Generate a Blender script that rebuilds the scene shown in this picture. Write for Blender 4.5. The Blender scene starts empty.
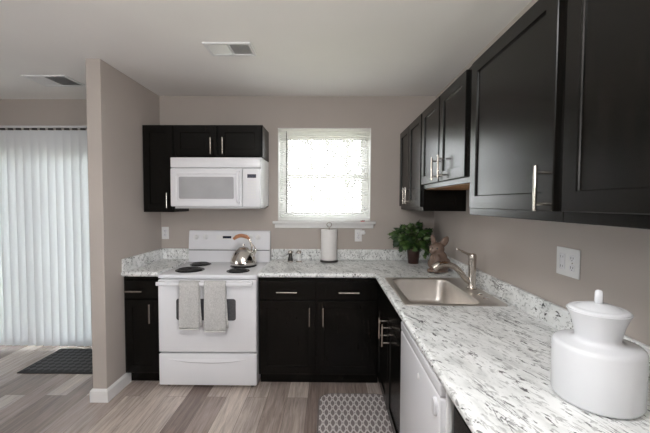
import bpy, bmesh, math, random
from math import sin, cos, pi, radians as R
from mathutils import Vector, Matrix

random.seed(7)
scn = bpy.context.scene
COL = scn.collection

# ------------------------------------------------------------------ camera
cam_d = bpy.data.cameras.new('camera')
cam = bpy.data.objects.new('camera', cam_d)
COL.objects.link(cam)
cam_d.sensor_width = 36.0
cam_d.sensor_fit = 'HORIZONTAL'
cam_d.lens = 342.84 * 36.0 / 650.0
cam_d.clip_start = 0.02
cam.matrix_world = (Matrix.Translation((0, -3.2754, 1.455)) @ Matrix.Rotation(0.0111, 4, 'Z')
                    @ Matrix.Rotation(pi/2 - 0.0391, 4, 'X') @ Matrix.Rotation(0.0038, 4, 'Z'))
scn.camera = cam

# ------------------------------------------------------------------ world / light / exposure
vs = scn.view_settings
vs.view_transform = 'Standard'
vs.look = 'None'
vs.gamma = 1.0
vs.use_curve_mapping = False
vs.exposure = 0.0

world = bpy.data.worlds.new('overcast_sky')
scn.world = world
world.use_nodes = True
wn, wl = world.node_tree.nodes, world.node_tree.links
for n in list(wn): wn.remove(n)
wo = wn.new('ShaderNodeOutputWorld'); wb = wn.new('ShaderNodeBackground')
wt = wn.new('ShaderNodeTexCoord'); ws = wn.new('ShaderNodeSeparateXYZ'); wr = wn.new('ShaderNodeValToRGB')
wl.new(wt.outputs['Generated'], ws.inputs[0]); wl.new(ws.outputs['Z'], wr.inputs[0])
wr.color_ramp.elements[0].position = 0.0; wr.color_ramp.elements[0].color = (0.90, 0.93, 0.95, 1)
wr.color_ramp.elements[1].position = 0.7; wr.color_ramp.elements[1].color = (0.86, 0.93, 1.0, 1)
wl.new(wr.outputs[0], wb.inputs['Color']); wb.inputs['Strength'].default_value = 17.0
wl.new(wb.outputs[0], wo.inputs['Surface'])

def area(name, loc, target, sx, sy, power, color=(1, 1, 1), spread=180):
    d = bpy.data.lights.new(name, 'AREA'); d.shape = 'RECTANGLE'
    d.size, d.size_y, d.energy, d.color = sx, sy, power, color
    d.spread = R(spread)
    o = bpy.data.objects.new(name, d); COL.objects.link(o)
    o.location = loc
    o.rotation_euler = (Vector(target) - Vector(loc)).to_track_quat('-Z', 'Y').to_euler()
    return o
# added unseen fill lamps, and a flash bounced off the ceiling
area('side_fill', (0.66, -3.35, 1.25), (-1.6, -0.55, 0.85), 0.4, 0.8, 5, (0.96, 0.97, 1.0), 75)  # added fill from the right, brightens the partition wall
area('bounced_flash', (-0.25, -3.9, 1.75), (-0.25, -3.6, 2.46), 0.5, 0.5, 58, (1.0, 0.985, 0.965))
area('overhead_fill', (-0.30, -2.75, 2.42), (-0.30, -2.7, 0), 0.5, 0.5, 21, (0.98, 0.985, 1.0))  # added fill from above for counter and floor, no fixture there
area('left_fill', (-4.3, -3.3, 1.3), (0.4, -1.8, 0.9), 2.0, 1.7, 19, (0.92, 0.97, 1.0), 130)  # added fill from the left, away from the door, for dishwasher and right wall

# ------------------------------------------------------------------ material helpers
def mat(name, color, rough=0.5, metal=0.0, noise=0.0, nscale=8.0, bump=0.0, bscale=60.0, **kw):
    m = bpy.data.materials.new(name); m.use_nodes = True
    nt = m.node_tree; b = nt.nodes['Principled BSDF']
    b.inputs['Base Color'].default_value = (*color, 1)
    b.inputs['Roughness'].default_value = rough
    b.inputs['Metallic'].default_value = metal
    for k, v in kw.items():
        b.inputs[k.replace('_', ' ')].default_value = v
    tc = nt.nodes.new('ShaderNodeTexCoord')
    if noise:
        n = nt.nodes.new('ShaderNodeTexNoise'); n.inputs['Scale'].default_value = nscale
        nt.links.new(tc.outputs['Object'], n.inputs['Vector'])
        r = nt.nodes.new('ShaderNodeValToRGB')
        r.color_ramp.elements[0].position = 0.3; r.color_ramp.elements[1].position = 0.7
        r.color_ramp.elements[0].color = (*[c*(1-noise) for c in color], 1)
        r.color_ramp.elements[1].color = (*[min(1, c*(1+noise)) for c in color], 1)
        nt.links.new(n.outputs['Fac'], r.inputs[0]); nt.links.new(r.outputs[0], b.inputs['Base Color'])
    if bump:
        n2 = nt.nodes.new('ShaderNodeTexNoise'); n2.inputs['Scale'].default_value = bscale
        n2.inputs['Detail'].default_value = 3
        nt.links.new(tc.outputs['Object'], n2.inputs['Vector'])
        bp = nt.nodes.new('ShaderNodeBump'); bp.inputs['Strength'].default_value = bump
        bp.inputs['Distance'].default_value = 0.002
        nt.links.new(n2.outputs['Fac'], bp.inputs['Height']); nt.links.new(bp.outputs[0], b.inputs['Normal'])
    return m

class NG:                                   # tiny node-graph helper
    def __init__(s, name):
        s.m = bpy.data.materials.new(name); s.m.use_nodes = True
        s.nt = s.m.node_tree; s.b = s.nt.nodes['Principled BSDF']
    def n(s, t, **kw):
        x = s.nt.nodes.new('ShaderNode' + t)
        for k, v in kw.items(): setattr(x, k, v)
        return x
    def l(s, a, b): s.nt.links.new(a, b)
    def ramp(s, src, stops):
        r = s.n('ValToRGB'); e = r.color_ramp.elements
        while len(e) < len(stops): e.new(0.5)
        for el, (p, c) in zip(e, stops):
            el.position = p; el.color = (*c, 1) if len(c) == 3 else c
        s.l(src, r.inputs[0]); return r.outputs[0]
    def mapping(s, scale=(1, 1, 1), rot=(0, 0, 0), coord='Object'):
        t = s.n('TexCoord'); mp = s.n('Mapping')
        mp.inputs['Scale'].default_value = scale; mp.inputs['Rotation'].default_value = rot
        s.l(t.outputs[coord], mp.inputs[0]); return mp.outputs[0]
    def noise(s, vec, scale, detail=2, rough=0.5, dist=0.0):
        x = s.n('TexNoise'); x.inputs['Scale'].default_value = scale; x.inputs['Detail'].default_value = detail
        x.inputs['Roughness'].default_value = rough; x.inputs['Distortion'].default_value = dist
        s.l(vec, x.inputs['Vector']); return x.outputs['Fac']
    def mix(s, fac, a, b, mode='MIX'):
        x = s.n('MixRGB', blend_type=mode)
        for i, v in ((0, fac), (1, a), (2, b)):
            if hasattr(v, 'is_linked'): s.l(v, x.inputs[i])
            elif i == 0: x.inputs[0].default_value = v
            else: x.inputs[i].default_value = (*v, 1)
        return x.outputs[0]
    def math(s, op, a, b=None):
        x = s.n('Math', operation=op)
        for i, v in enumerate((a, b)):
            if v is None: continue
            if hasattr(v, 'is_linked'): s.l(v, x.inputs[i])
            else: x.inputs[i].default_value = v
        return x.outputs[0]

M = {}
M['wall'] = mat('greige_wall_paint', (0.445, 0.398, 0.362), 0.75, noise=0.02, nscale=3, bump=0.12, bscale=180)
M['ceiling'] = mat('ceiling_paint', (0.88, 0.86, 0.835), 0.9, noise=0.015, nscale=2, bump=0.15, bscale=140)
M['trim'] = mat('white_trim_paint', (0.78, 0.77, 0.76), 0.4, noise=0.015, nscale=6)
M['white'] = mat('white_enamel', (0.80, 0.80, 0.825), 0.22, noise=0.01, nscale=4)
M['white_matte'] = mat('white_plastic', (0.78, 0.78, 0.78), 0.45, noise=0.01, nscale=9)
M['keys'] = mat('pale_grey_keys', (0.62, 0.62, 0.63), 0.5, noise=0.02, nscale=30)
M['black'] = mat('black_enamel', (0.012, 0.012, 0.013), 0.25, noise=0.1, nscale=20)
M['gap'] = mat('dark_gap', (0.02, 0.02, 0.02), 0.7, noise=0.1, nscale=20)
M['coil'] = mat('burner_coil', (0.02, 0.019, 0.019), 0.5, noise=0.2, nscale=60)
M['steel'] = mat('brushed_nickel', (0.52, 0.475, 0.43), 0.26, 1.0, noise=0.04, nscale=40)
M['sinksteel'] = mat('sink_stainless_steel', (0.62, 0.585, 0.55), 0.42, 1.0, noise=0.04, nscale=14)
M['chrome'] = mat('polished_steel', (0.72, 0.69, 0.65), 0.12, 1.0, noise=0.03, nscale=10)
M['ceramic'] = mat('white_glazed_ceramic', (0.73, 0.74, 0.765), 0.18, noise=0.008, nscale=5)
M['mwglass'] = mat('microwave_window', (0.40, 0.40, 0.41), 0.22, noise=0.05, nscale=8)
M['ovenglass'] = mat('oven_window', (0.10, 0.10, 0.105), 0.15, noise=0.15, nscale=90)
M['display'] = mat('display_window', (0.02, 0.025, 0.045), 0.15, noise=0.1, nscale=60)
M['mwdisplay'] = mat('microwave_display', (0.075, 0.075, 0.10), 0.2, noise=0.1, nscale=60)
M['wood'] = mat('natural_birch_underside', (0.42, 0.21, 0.085), 0.5, noise=0.12, nscale=6)
M['handlewood'] = mat('kettle_grip_wood', (0.45, 0.20, 0.10), 0.4, noise=0.2, nscale=40)
M['pot'] = mat('brown_pot', (0.045, 0.018, 0.013), 0.35, noise=0.2, nscale=20)
M['soil'] = mat('soil', (0.02, 0.014, 0.01), 0.9, noise=0.4, nscale=80)
M['stem'] = mat('plant_stem', (0.05, 0.08, 0.02), 0.6, noise=0.3, nscale=30)
M['bunny'] = mat('taupe_glazed_figurine', (0.17, 0.115, 0.09), 0.22, noise=0.18, nscale=22)
M['eye'] = mat('dark_eye', (0.02, 0.015, 0.012), 0.2, noise=0.1, nscale=20)
M['paper'] = mat('paper_towel', (0.80, 0.775, 0.76), 0.85, noise=0.02, nscale=30, bump=0.4, bscale=220)
M['holder'] = mat('dark_metal_holder', (0.06, 0.055, 0.05), 0.35, 0.6, noise=0.2, nscale=30)
M['pepper'] = mat('ground_pepper', (0.03, 0.028, 0.026), 0.6, noise=0.4, nscale=200)
M['salt'] = mat('salt', (0.78, 0.78, 0.77), 0.7, noise=0.04, nscale=200)
M['red'] = mat('red_plastic', (0.50, 0.03, 0.02), 0.4, noise=0.1, nscale=30)
M['ventdark'] = mat('vent_duct', (0.17, 0.17, 0.165), 0.7, noise=0.1, nscale=20)
M['caulk'] = mat('rubber_feet', (0.03, 0.03, 0.03), 0.8, noise=0.1, nscale=30)
M['lampglass'] = mat('opal_lamp_glass', (0.8, 0.78, 0.74), 0.4, noise=0.01, nscale=5)
M['bark'] = mat('tree_bark', (0.07, 0.063, 0.055), 0.9, noise=0.25, nscale=9)
M['lawn'] = mat('winter_lawn', (0.36, 0.35, 0.24), 0.95, noise=0.3, nscale=3)

def espresso():
    g = NG('espresso_stained_wood')
    v = g.mapping((9, 9, 0.9))
    f = g.noise(v, 6, 5, 0.6, 0.6)
    v2 = g.mapping((1, 1, 1)); f2 = g.noise(v2, 3, 2)
    c = g.ramp(f, [(0.34, (0.0022, 0.0028, 0.0023)), (0.55, (0.0050, 0.0043, 0.0035)), (0.78, (0.0095, 0.0078, 0.0062))])
    c = g.mix(g.math('MULTIPLY', f2, 0.35), c, (0.0055, 0.0045, 0.0040))
    g.l(c, g.b.inputs['Base Color'])
    g.b.inputs['Roughness'].default_value = 0.25
    g.b.inputs['Specular IOR Level'].default_value = 0.2
    return g.m
M['esp'] = espresso()

def granite():
    g = NG('white_granite_laminate')
    t = g.n('TexCoord')
    def gm(ang, el, off=0):
        mp = g.n('Mapping', vector_type='TEXTURE')
        mp.inputs['Rotation'].default_value = (0, 0, R(ang)); mp.inputs['Scale'].default_value = (el, 1, 1.3)
        mp.inputs['Location'].default_value = (off, off*.7, off*.3)
        g.l(t.outputs['Object'], mp.inputs[0]); return mp.outputs[0]
    A = -72
    big = g.noise(gm(A, 2.0), 16, 3, 0.6, 0.4)
    c = g.ramp(big, [(0.30, (0.62, 0.635, 0.625)), (0.44, (0.77, 0.78, 0.77)), (0.58, (0.87, 0.88, 0.875))])
    grey = g.noise(gm(A, 2.4, 3.1), 66, 4, 0.62, 0.5)
    gmask = g.ramp(grey, [(0.375, (1, 1, 1)), (0.45, (0, 0, 0))])
    c = g.mix(g.math('MULTIPLY', gmask, 0.62), c, (0.30, 0.305, 0.30))
    clu = g.noise(gm(A, 3.0, 7.7), 9, 2, 0.5)
    cm = g.ramp(clu, [(0.36, (0.3, 0.3, 0.3)), (0.54, (1, 1, 1))])
    fleck = g.noise(gm(A, 2.8, 1.3), 62, 4, 0.6, 0.4)
    fm = g.ramp(fleck, [(0.362, (1, 1, 1)), (0.402, (0, 0, 0))])
    c = g.mix(g.math('MULTIPLY', fm, cm), c, (0.035, 0.036, 0.040))
    vein = g.noise(gm(A-4, 6.5, 5.2), 20, 5, 0.62, 0.5)
    va = g.math('ABSOLUTE', g.math('SUBTRACT', vein, 0.5))
    vm = g.ramp(va, [(0.006, (1, 1, 1)), (0.014, (0, 0, 0))])
    cl2 = g.noise(gm(A, 2.5, 11.0), 10, 3, 0.6)
    cm2 = g.ramp(cl2, [(0.50, (0, 0, 0)), (0.56, (1, 1, 1))])
    c = g.mix(g.math('MULTIPLY', vm, g.math('MULTIPLY', cm2, 0.9)), c, (0.05, 0.052, 0.056))
    g.l(c, g.b.inputs['Base Color'])
    g.b.inputs['Roughness'].default_value = 0.30
    return g.m
M['granite'] = granite()

def floor_planks():
    g = NG('grey_oak_vinyl_planks')
    t = g.n('TexCoord')
    mp = g.n('Mapping'); mp.inputs['Rotation'].default_value = (0, 0, R(90))
    g.l(t.outputs['Object'], mp.inputs[0])
    br = g.n('TexBrick'); g.l(mp.outputs[0], br.inputs['Vector'])
    br.offset = 0.37; br.offset_frequency = 2
    br.inputs['Scale'].default_value = 1.0
    br.inputs['Brick Width'].default_value = 1.22
    br.inputs['Row Height'].default_value = 0.152
    br.inputs['Mortar Size'].default_value = 0.0011
    br.inputs['Mortar Smooth'].default_value = 0.3
    br.inputs['Color1'].default_value = (0, 0, 0, 1); br.inputs['Color2'].default_value = (1, 1, 1, 1)
    br.inputs['Mortar'].default_value = (0.5, 0.5, 0.5, 1)
    sh = g.n('Separate' + 'Color'); g.l(br.outputs['Color'], sh.inputs[0])
    base = g.ramp(sh.outputs[0], [(0.0, (0.24, 0.187, 0.167)), (0.35, (0.34, 0.275, 0.248)), (0.65, (0.44, 0.372, 0.336)), (1.0, (0.62, 0.54, 0.485))])
    # long grain, shifted per plank
    cv = g.n('CombineXYZ'); off = g.math('MULTIPLY', sh.outputs[0], 37.0); g.l(off, cv.inputs[0]); g.l(off, cv.inputs[1])
    va = g.n('VectorMath', operation='ADD'); g.l(t.outputs['Object'], va.inputs[0]); g.l(cv.outputs[0], va.inputs[1])
    m2 = g.n('Mapping'); m2.inputs['Scale'].default_value = (16, 1.1, 1); g.l(va.outputs[0], m2.inputs[0])
    gr = g.noise(m2.outputs[0], 2.6, 6, 0.65, 0.9)
    gm = g.ramp(gr, [(0.28, (0.62, 0.60, 0.59)), (0.5, (0.98, 0.97, 0.96)), (0.72, (1.32, 1.31, 1.30))])
    c = g.mix(1.0, base, gm, 'MULTIPLY')
    m3 = g.n('Mapping'); m3.inputs['Scale'].default_value = (70, 3, 1); g.l(va.outputs[0], m3.inputs[0])
    fg = g.noise(m3.outputs[0], 2, 3, 0.6)
    fm = g.ramp(fg, [(0.3, (0.86, 0.86, 0.86)), (0.7, (1.1, 1.1, 1.1))])
    c = g.mix(1.0, c, fm, 'MULTIPLY')
    c = g.mix(g.math('MULTIPLY', br.outputs['Fac'], 0.75), c, (0.07, 0.055, 0.05))
    g.l(c, g.b.inputs['Base Color']); g.b.inputs['Roughness'].default_value = 0.25
    return g.m
M['floor'] = floor_planks()

def lattice(name, fx, fy, col_a, col_b, rough, width=0.16, ang=0):
    """interlaced ring lattice from two offset grids of circles"""
    g = NG(name)
    v = g.mapping((fx, fy, 1), (0, 0, ang))
    def ring(ox, oy, r):
        a = g.n('VectorMath', operation='ADD'); a.inputs[1].default_value = (ox, oy, 0); g.l(v, a.inputs[0])
        f = g.n('VectorMath', operation='FRACTION'); g.l(a.outputs[0], f.inputs[0])
        s = g.n('VectorMath', operation='SUBTRACT'); s.inputs[1].default_value = (0.5, 0.5, 0); g.l(f.outputs[0], s.inputs[0])
        sp = g.n('SeparateXYZ'); g.l(s.outputs[0], sp.inputs[0])
        x2 = g.math('POWER', g.math('ABSOLUTE', sp.outputs[0]), 2.0); y2 = g.math('POWER', g.math('ABSOLUTE', sp.outputs[1]), 2.0)
        d = g.math('SQRT', g.math('ADD', x2, y2))
        return g.math('LESS_THAN', g.math('ABSOLUTE', g.math('SUBTRACT', d, r)), width/2)
    m = g.math('MAXIMUM', ring(0, 0, 0.37), ring(0.5, 0.5, 0.37))
    nz = g.noise(g.mapping((1, 1, 1)), 300, 2)
    a = g.mix(g.math('MULTIPLY', nz, 0.5), col_a, tuple(c*0.5 for c in col_a))
    c = g.mix(m, a, col_b)
    g.l(c, g.b.inputs['Base Color']); g.b.inputs['Roughness'].default_value = rough
    return g.m
M['rug'] = lattice('grey_lattice_rug', 23.0, 9.0, (0.27, 0.232, 0.230), (0.66, 0.625, 0.61), 0.9, 0.145)
M['rugedge'] = mat('grey_rug_binding', (0.16, 0.135, 0.13), 0.9, noise=0.15, nscale=90)
def diamond():
    g = NG('charcoal_woven_mat')
    v = g.mapping((1, 1, 1), (0, 0, R(45)))
    sp = g.n('SeparateXYZ'); g.l(v, sp.inputs[0])
    w = g.n('TexChecker'); w.inputs['Scale'].default_value = 24
    g.l(v, w.inputs['Vector'])
    w.inputs['Color1'].default_value = (0.028, 0.029, 0.031, 1); w.inputs['Color2'].default_value = (0.13, 0.13, 0.135, 1)
    nz = g.noise(g.mapping((1, 1, 1)), 150, 2)
    c = g.mix(g.math('MULTIPLY', nz, 0.6), w.outputs[0], (0.025, 0.025, 0.027))
    g.l(c, g.b.inputs['Base Color']); g.b.inputs['Roughness'].default_value = 0.9
    return g.m
M['mat'] = diamond()
M['matedge'] = mat('charcoal_mat_rim', (0.03, 0.03, 0.032), 0.85, noise=0.2, nscale=60)

def towel():
    g = NG('pale_grey_terry')
    v = g.mapping((1, 1, 1))
    n = g.noise(v, 190, 3, 0.7)
    c = g.ramp(n, [(0.32, (0.36, 0.355, 0.345)), (0.66, (0.66, 0.65, 0.635))])
    g.l(c, g.b.inputs['Base Color']); g.b.inputs['Roughness'].default_value = 0.95
    bp = g.n('Bump'); bp.inputs['Strength'].default_value = 0.8; bp.inputs['Distance'].default_value = 0.004
    g.l(n, bp.inputs['Height']); g.l(bp.outputs[0], g.b.inputs['Normal'])
    return g.m
M['towel'] = towel()
M['hem'] = mat('towel_hem', (0.66, 0.65, 0.63), 0.9, noise=0.05, nscale=60)

def leaf():
    g = NG('ivy_leaf')
    n = g.noise(g.mapping((1, 1, 1)), 60, 2)
    ge = g.n('NewGeometry')
    v = g.math('ADD', g.math('MULTIPLY', ge.outputs['Random Per Island'], 0.75), g.math('MULTIPLY', n, 0.3))
    c = g.ramp(v, [(0.15, (0.008, 0.022, 0.006)), (0.5, (0.026, 0.070, 0.016)), (0.80, (0.070, 0.130, 0.030)), (0.95, (0.16, 0.22, 0.075))])
    g.l(c, g.b.inputs['Base Color']); g.b.inputs['Roughness'].default_value = 0.38
    return g.m
M['leaf'] = leaf()

def translucent(name, color, amount):
    g = NG(name)
    out = g.nt.nodes['Material Output']
    tr = g.n('BsdfTranslucent'); tr.inputs['Color'].default_value = (*color, 1)
    mx = g.n('MixShader'); mx.inputs[0].default_value = amount
    g.b.inputs['Roughness'].default_value = 0.5
    n = g.noise(g.mapping((1, 1, 1)), 60, 2)
    c = g.ramp(n, [(0.3, tuple(x*0.985 for x in color)), (0.7, color)])
    g.l(c, g.b.inputs['Base Color'])
    g.l(g.b.outputs[0], mx.inputs[1]); g.l(tr.outputs[0], mx.inputs[2]); g.l(mx.outputs[0], out.inputs['Surface'])
    return g.m
M['vane'] = translucent('translucent_vinyl_vane', (0.84, 0.86, 0.875), 0.24)
M['slat'] = translucent('white_blind_slat', (0.90, 0.895, 0.875), 0.60)

def glass():
    g = NG('window_glass')
    out = g.nt.nodes['Material Output']
    t = g.n('BsdfTransparent'); gl = g.n('BsdfGlossy'); gl.inputs['Roughness'].default_value = 0.02
    fr = g.n('Fresnel'); fr.inputs['IOR'].default_value = 1.45
    mx = g.n('MixShader'); g.l(fr.outputs[0], mx.inputs[0])
    g.l(t.outputs[0], mx.inputs[1]); g.l(gl.outputs[0], mx.inputs[2]); g.l(mx.outputs[0], out.inputs['Surface'])
    g.nt.nodes.remove(g.b)
    return g.m
M['glass'] = glass()

# ------------------------------------------------------------------ mesh helpers
def B(): return bmesh.new()

def box(bm, x0, x1, y0, y1, z0, z1, bev=0.0, seg=2):
    vsn = [bm.verts.new(p) for p in ((x0,y0,z0),(x1,y0,z0),(x1,y1,z0),(x0,y1,z0),(x0,y0,z1),(x1,y0,z1),(x1,y1,z1),(x0,y1,z1))]
    fs = [bm.faces.new([vsn[i] for i in f]) for f in ((3,2,1,0),(4,5,6,7),(0,1,5,4),(1,2,6,5),(2,3,7,6),(3,0,4,7))]
    if bev:
        es = list({e for f in fs for e in f.edges})
        bmesh.ops.bevel(bm, geom=es, offset=bev, segments=seg, affect='EDGES', profile=0.5)

def loft(bm, rings, closed=True, cap0=True, cap1=True):
    vr = [[bm.verts.new(p) for p in r] for r in rings]
    n = len(vr[0])
    for a, b in zip(vr, vr[1:]):
        for i in range(n if closed else n-1):
            j = (i+1) % n
            bm.faces.new((a[i], a[j], b[j], b[i]))
    if cap0: bm.faces.new(vr[0][::-1])
    if cap1: bm.faces.new(vr[-1])
    return vr

def lathe(bm, prof, c=(0, 0, 0), n=32, sy=1.0, cap0=True, cap1=True):
    rings = [[(c[0]+r*cos(2*pi*i/n), c[1]+sy*r*sin(2*pi*i/n), c[2]+z) for i in range(n)] for r, z in prof]
    loft(bm, rings, True, cap0, cap1)

def cyl(bm, p0, p1, r0, r1=None, n=12, bev=0.0):
    r1 = r0 if r1 is None else r1
    p0, p1 = Vector(p0), Vector(p1); d = p1-p0; L = d.length
    q = Vector((0, 0, 1)).rotation_difference(d)
    if bev: prof = [(r0-bev, 0), (r0, bev), (r1, L-bev), (r1-bev, L)]
    else: prof = [(r0, 0), (r1, L)]
    loft(bm, [[tuple(p0 + q @ Vector((r*cos(2*pi*i/n), r*sin(2*pi*i/n), z))) for i in range(n)] for r, z in prof])

def tube(bm, pts, rad, n=10, sq=1.0, up=None):
    pts = [Vector(p) for p in pts]
    if not isinstance(rad, (list, tuple)): rad = [rad]*len(pts)
    rings = []; u = None
    for i, p in enumerate(pts):
        t = (pts[min(i+1, len(pts)-1)] - pts[max(i-1, 0)]).normalized()
        if u is None:
            u = Vector(up) if up else Vector((0, 0, 1))
            if abs(u.dot(t)) > 0.95: u = Vector((1, 0, 0))
        u = (u - t*u.dot(t)).normalized(); w = t.cross(u)
        rings.append([tuple(p + rad[i]*(cos(2*pi*k/n)*w + sq*sin(2*pi*k/n)*u)) for k in range(n)])
    loft(bm, rings)

def smooth_path(pts, k=6):
    P = [Vector(p) for p in pts]; out = []
    for i in range(len(P)-1):
        a = P[max(i-1, 0)]; b = P[i]; c = P[i+1]; d = P[min(i+2, len(P)-1)]
        for s in range(k):
            t = s/k
            out.append(0.5*((2*b)+(c-a)*t+(2*a-5*b+4*c-d)*t*t+(3*b-a-3*c+d)*t**3))
    out.append(P[-1]); return out

def rrect(x0, x1, y0, y1, r, z, k=5):
    o = []
    for cx, cy, a0 in ((x1-r, y1-r, 0), (x0+r, y1-r, 90), (x0+r, y0+r, 180), (x1-r, y0+r, 270)):
        for i in range(k+1):
            a = R(a0+90*i/k); o.append((cx+r*cos(a), cy+r*sin(a), z))
    return o

def ball(bm, c, r, sub=2, rot=None):
    if not isinstance(r, (tuple, list)): r = (r, r, r)
    m = Matrix.Translation(c) @ (rot.to_4x4() if rot else Matrix()) @ Matrix.Diagonal((*r, 1))
    bmesh.ops.create_icosphere(bm, subdivisions=sub, radius=1, matrix=m)

def obj(name, bm, m, parent=None, smooth=False, label=None, loc=None, angle=40):
    me = bpy.data.meshes.new(name)
    bmesh.ops.recalc_face_normals(bm, faces=bm.faces)
    bm.to_mesh(me); bm.free()
    ms = m if isinstance(m, (list, tuple)) else [m]
    for x in ms: me.materials.append(M[x])
    if smooth:
        me.shade_smooth()
        try: me.set_sharp_from_angle(angle=R(angle))
        except Exception: pass
    o = bpy.data.objects.new(name, me); COL.objects.link(o)
    if parent: o.parent = parent
    if loc: o.location = loc
    if label: o['label'] = label
    return o

def tag(o, label=None, cat=None, group=None, kind=None):
    if label: o['label'] = label
    if cat: o['category'] = cat
    if group: o['group'] = group
    if kind: o['kind'] = kind
    return o

def thing(name, label, cat, loc=(0, 0, 0), rz=0.0, group=None):
    o = bpy.data.objects.new(name, None); COL.objects.link(o)
    o.empty_display_size = 0.05
    o.location = loc; o.rotation_euler = (0, 0, rz)
    return tag(o, label, cat, group)

def struct(name, bm, m, parent=None, smooth=False):
    o = obj(name, bm, m, parent, smooth)
    if not parent: o['kind'] = 'structure'
    return o

def origin(o, p):                       # shift a world-space mesh so that the object's origin is p
    o.data.transform(Matrix.Translation(-Vector(p))); o.location = p
    return o

# ------------------------------------------------------------------ the room
ZC = 2.463
XL, XR = -1.611, 1.003
PW = 0.104                               # partition thickness
YP = -0.846                              # free end of the partition
XF, YF = -4.7, -6.6                      # far left wall, rear wall
YD = 0.10                                # patio-door wall

bm = B(); box(bm, XF-.15, XR+.15, YF-.15, .25, -.1, 0); struct('floor', bm, 'floor')
bm = B(); box(bm, XF-.15, XR+.15, YF-.15, .25, ZC, ZC+.1); struct('ceiling', bm, 'ceiling')
WX0, WX1, WZ0, WZ1 = -.487, .397, 1.283, 2.166
def wall_with_hole(x0, x1, y0, y1, hx0, hx1, hz0, hz1):
    bm = B()
    box(bm, x0, hx0, y0, y1, 0, ZC); box(bm, hx1, x1, y0, y1, 0, ZC)
    box(bm, hx0, hx1, y0, y1, hz1, ZC)
    if hz0 > 0: box(bm, hx0, hx1, y0, y1, 0, hz0)
    return bm
struct('wall_back', wall_with_hole(XL, XR+.15, 0, .24, WX0, WX1, WZ0, WZ1), 'wall')
bm = B(); box(bm, XR, XR+.15, YF, 0, 0, ZC); struct('wall_right', bm, 'wall')
bm = B(); box(bm, XL-PW, XL, YP, .25, 0, ZC, .004); struct('wall_partition', bm, 'wall')
struct('wall_patio', wall_with_hole(XF, XL-PW, YD, YD+.15, -3.85, -1.98, 0, 2.02), 'wall')
bm = B(); box(bm, XF-.15, XF, YF, YD+.15, 0, ZC); struct('wall_left', bm, 'wall')
bm = B(); box(bm, XF-.15, XR+.15, YF-.15, YF, 0, ZC); struct('wall_rear', bm, 'wall')

# baseboard of the partition, wrapping its end
bt, bh = .014, .098
bm = B()
def bprof(d, z): return (d, z)
prof = [(0, .001), (bt, .001), (bt, bh-.018), (bt-.006, bh-.006), (.002, bh), (0, bh)]
path = [((XL, -.563), (1, 0)), ((XL, YP), (1, -1)), ((XL-PW, YP), (-1, -1)), ((XL-PW, .0), (-1, 0))]
loft(bm, [[(px+dx*d, py+dy*d, z) for d, z in prof] for (px, py), (dx, dy) in path])
struct('baseboard_partition', bm, 'trim')

# window: frame, sashes, panes, stool and apron
win = thing('window_1', 'double-hung white window behind the mini blind', 'window', ((WX0+WX1)/2, .205, WZ0))
win['kind'] = 'structure'
hw, hh = (WX1-WX0)/2, WZ1-WZ0
def ring_frame(bm, x0, x1, z0, z1, w, y0, y1, wb=None):
    wb = wb or w
    box(bm, x0, x0+w, y0, y1, z0, z1); box(bm, x1-w, x1, y0, y1, z0, z1)
    box(bm, x0+w, x1-w, y0, y1, z1-w, z1); box(bm, x0+w, x1-w, y0, y1, z0, z0+wb)
bm = B(); ring_frame(bm, -hw, hw, 0, hh, .032, -.03, .034); obj('window_frame', bm, 'trim', win)
bm = B(); ring_frame(bm, -hw+.035, hw-.035, hh/2-.02, hh-.035, .04, .005, .03); s1 = obj('upper_sash', bm, 'trim', win)
bm = B(); ring_frame(bm, -hw+.035, hw-.035, .035, hh/2+.02, .04, -.025, .0, .05); s2 = obj('lower_sash', bm, 'trim', win)
for nm, bx_ in (('jamb', (-hw+.0005, -hw+.006, -.204, -.031, 0.004, hh-.0065)), ('jamb', (hw-.006, hw-.0005, -.204, -.031, 0.004, hh-.0065)), ('head_jamb', (-hw+.0005, hw-.0005, -.204, -.031, hh-.006, hh-.0005))):
    bm = B(); box(bm, *bx_); obj(nm, bm, 'trim', win)
bm = B(); box(bm, -hw+.075, hw-.075, .015, .019, hh/2+.02, hh-.075); obj('glass_pane', bm, 'glass', s1)
bm = B(); box(bm, -hw+.075, hw-.075, -.015, -.011, .085, hh/2-.02); obj('glass_pane', bm, 'glass', s2)
bm = B(); box(bm, -.532, .442, -.055, -.001, 1.257, 1.282, .006); box(bm, WX0+.002, WX1-.002, -.001, .172, 1.2835, 1.2865)
box(bm, -.515, .425, -.02, -.001, 1.216, 1.2565, .004); struct('trim_1', bm, 'trim', smooth=True)

# sliding patio door behind the vertical blind
dr = thing('door_1', 'white framed sliding glass patio door behind the vertical blind', 'door', (-2.915, YD+.08, 0))
dr['kind'] = 'structure'
bm = B(); ring_frame(bm, -.932, .932, 0.001, 2.018, .045, -.05, .05); obj('door_frame', bm, 'trim', dr)
for xa, xb, yy in ((-.885, .03, .01), (-.03, .885, -.03)):
    bm = B(); ring_frame(bm, xa, xb, .047, 1.972, .06, yy, yy+.03); pn = obj('sliding_panel', bm, 'trim', dr)
    bm = B(); box(bm, xa+.06, xb-.06, yy+.012, yy+.016, .107, 1.912); obj('glass_pane', bm, 'glass', pn)
# outside
bm = B(); box(bm, -40, 40, .4, 90, -.45, -.35); struct('ground', bm, 'lawn')

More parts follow.
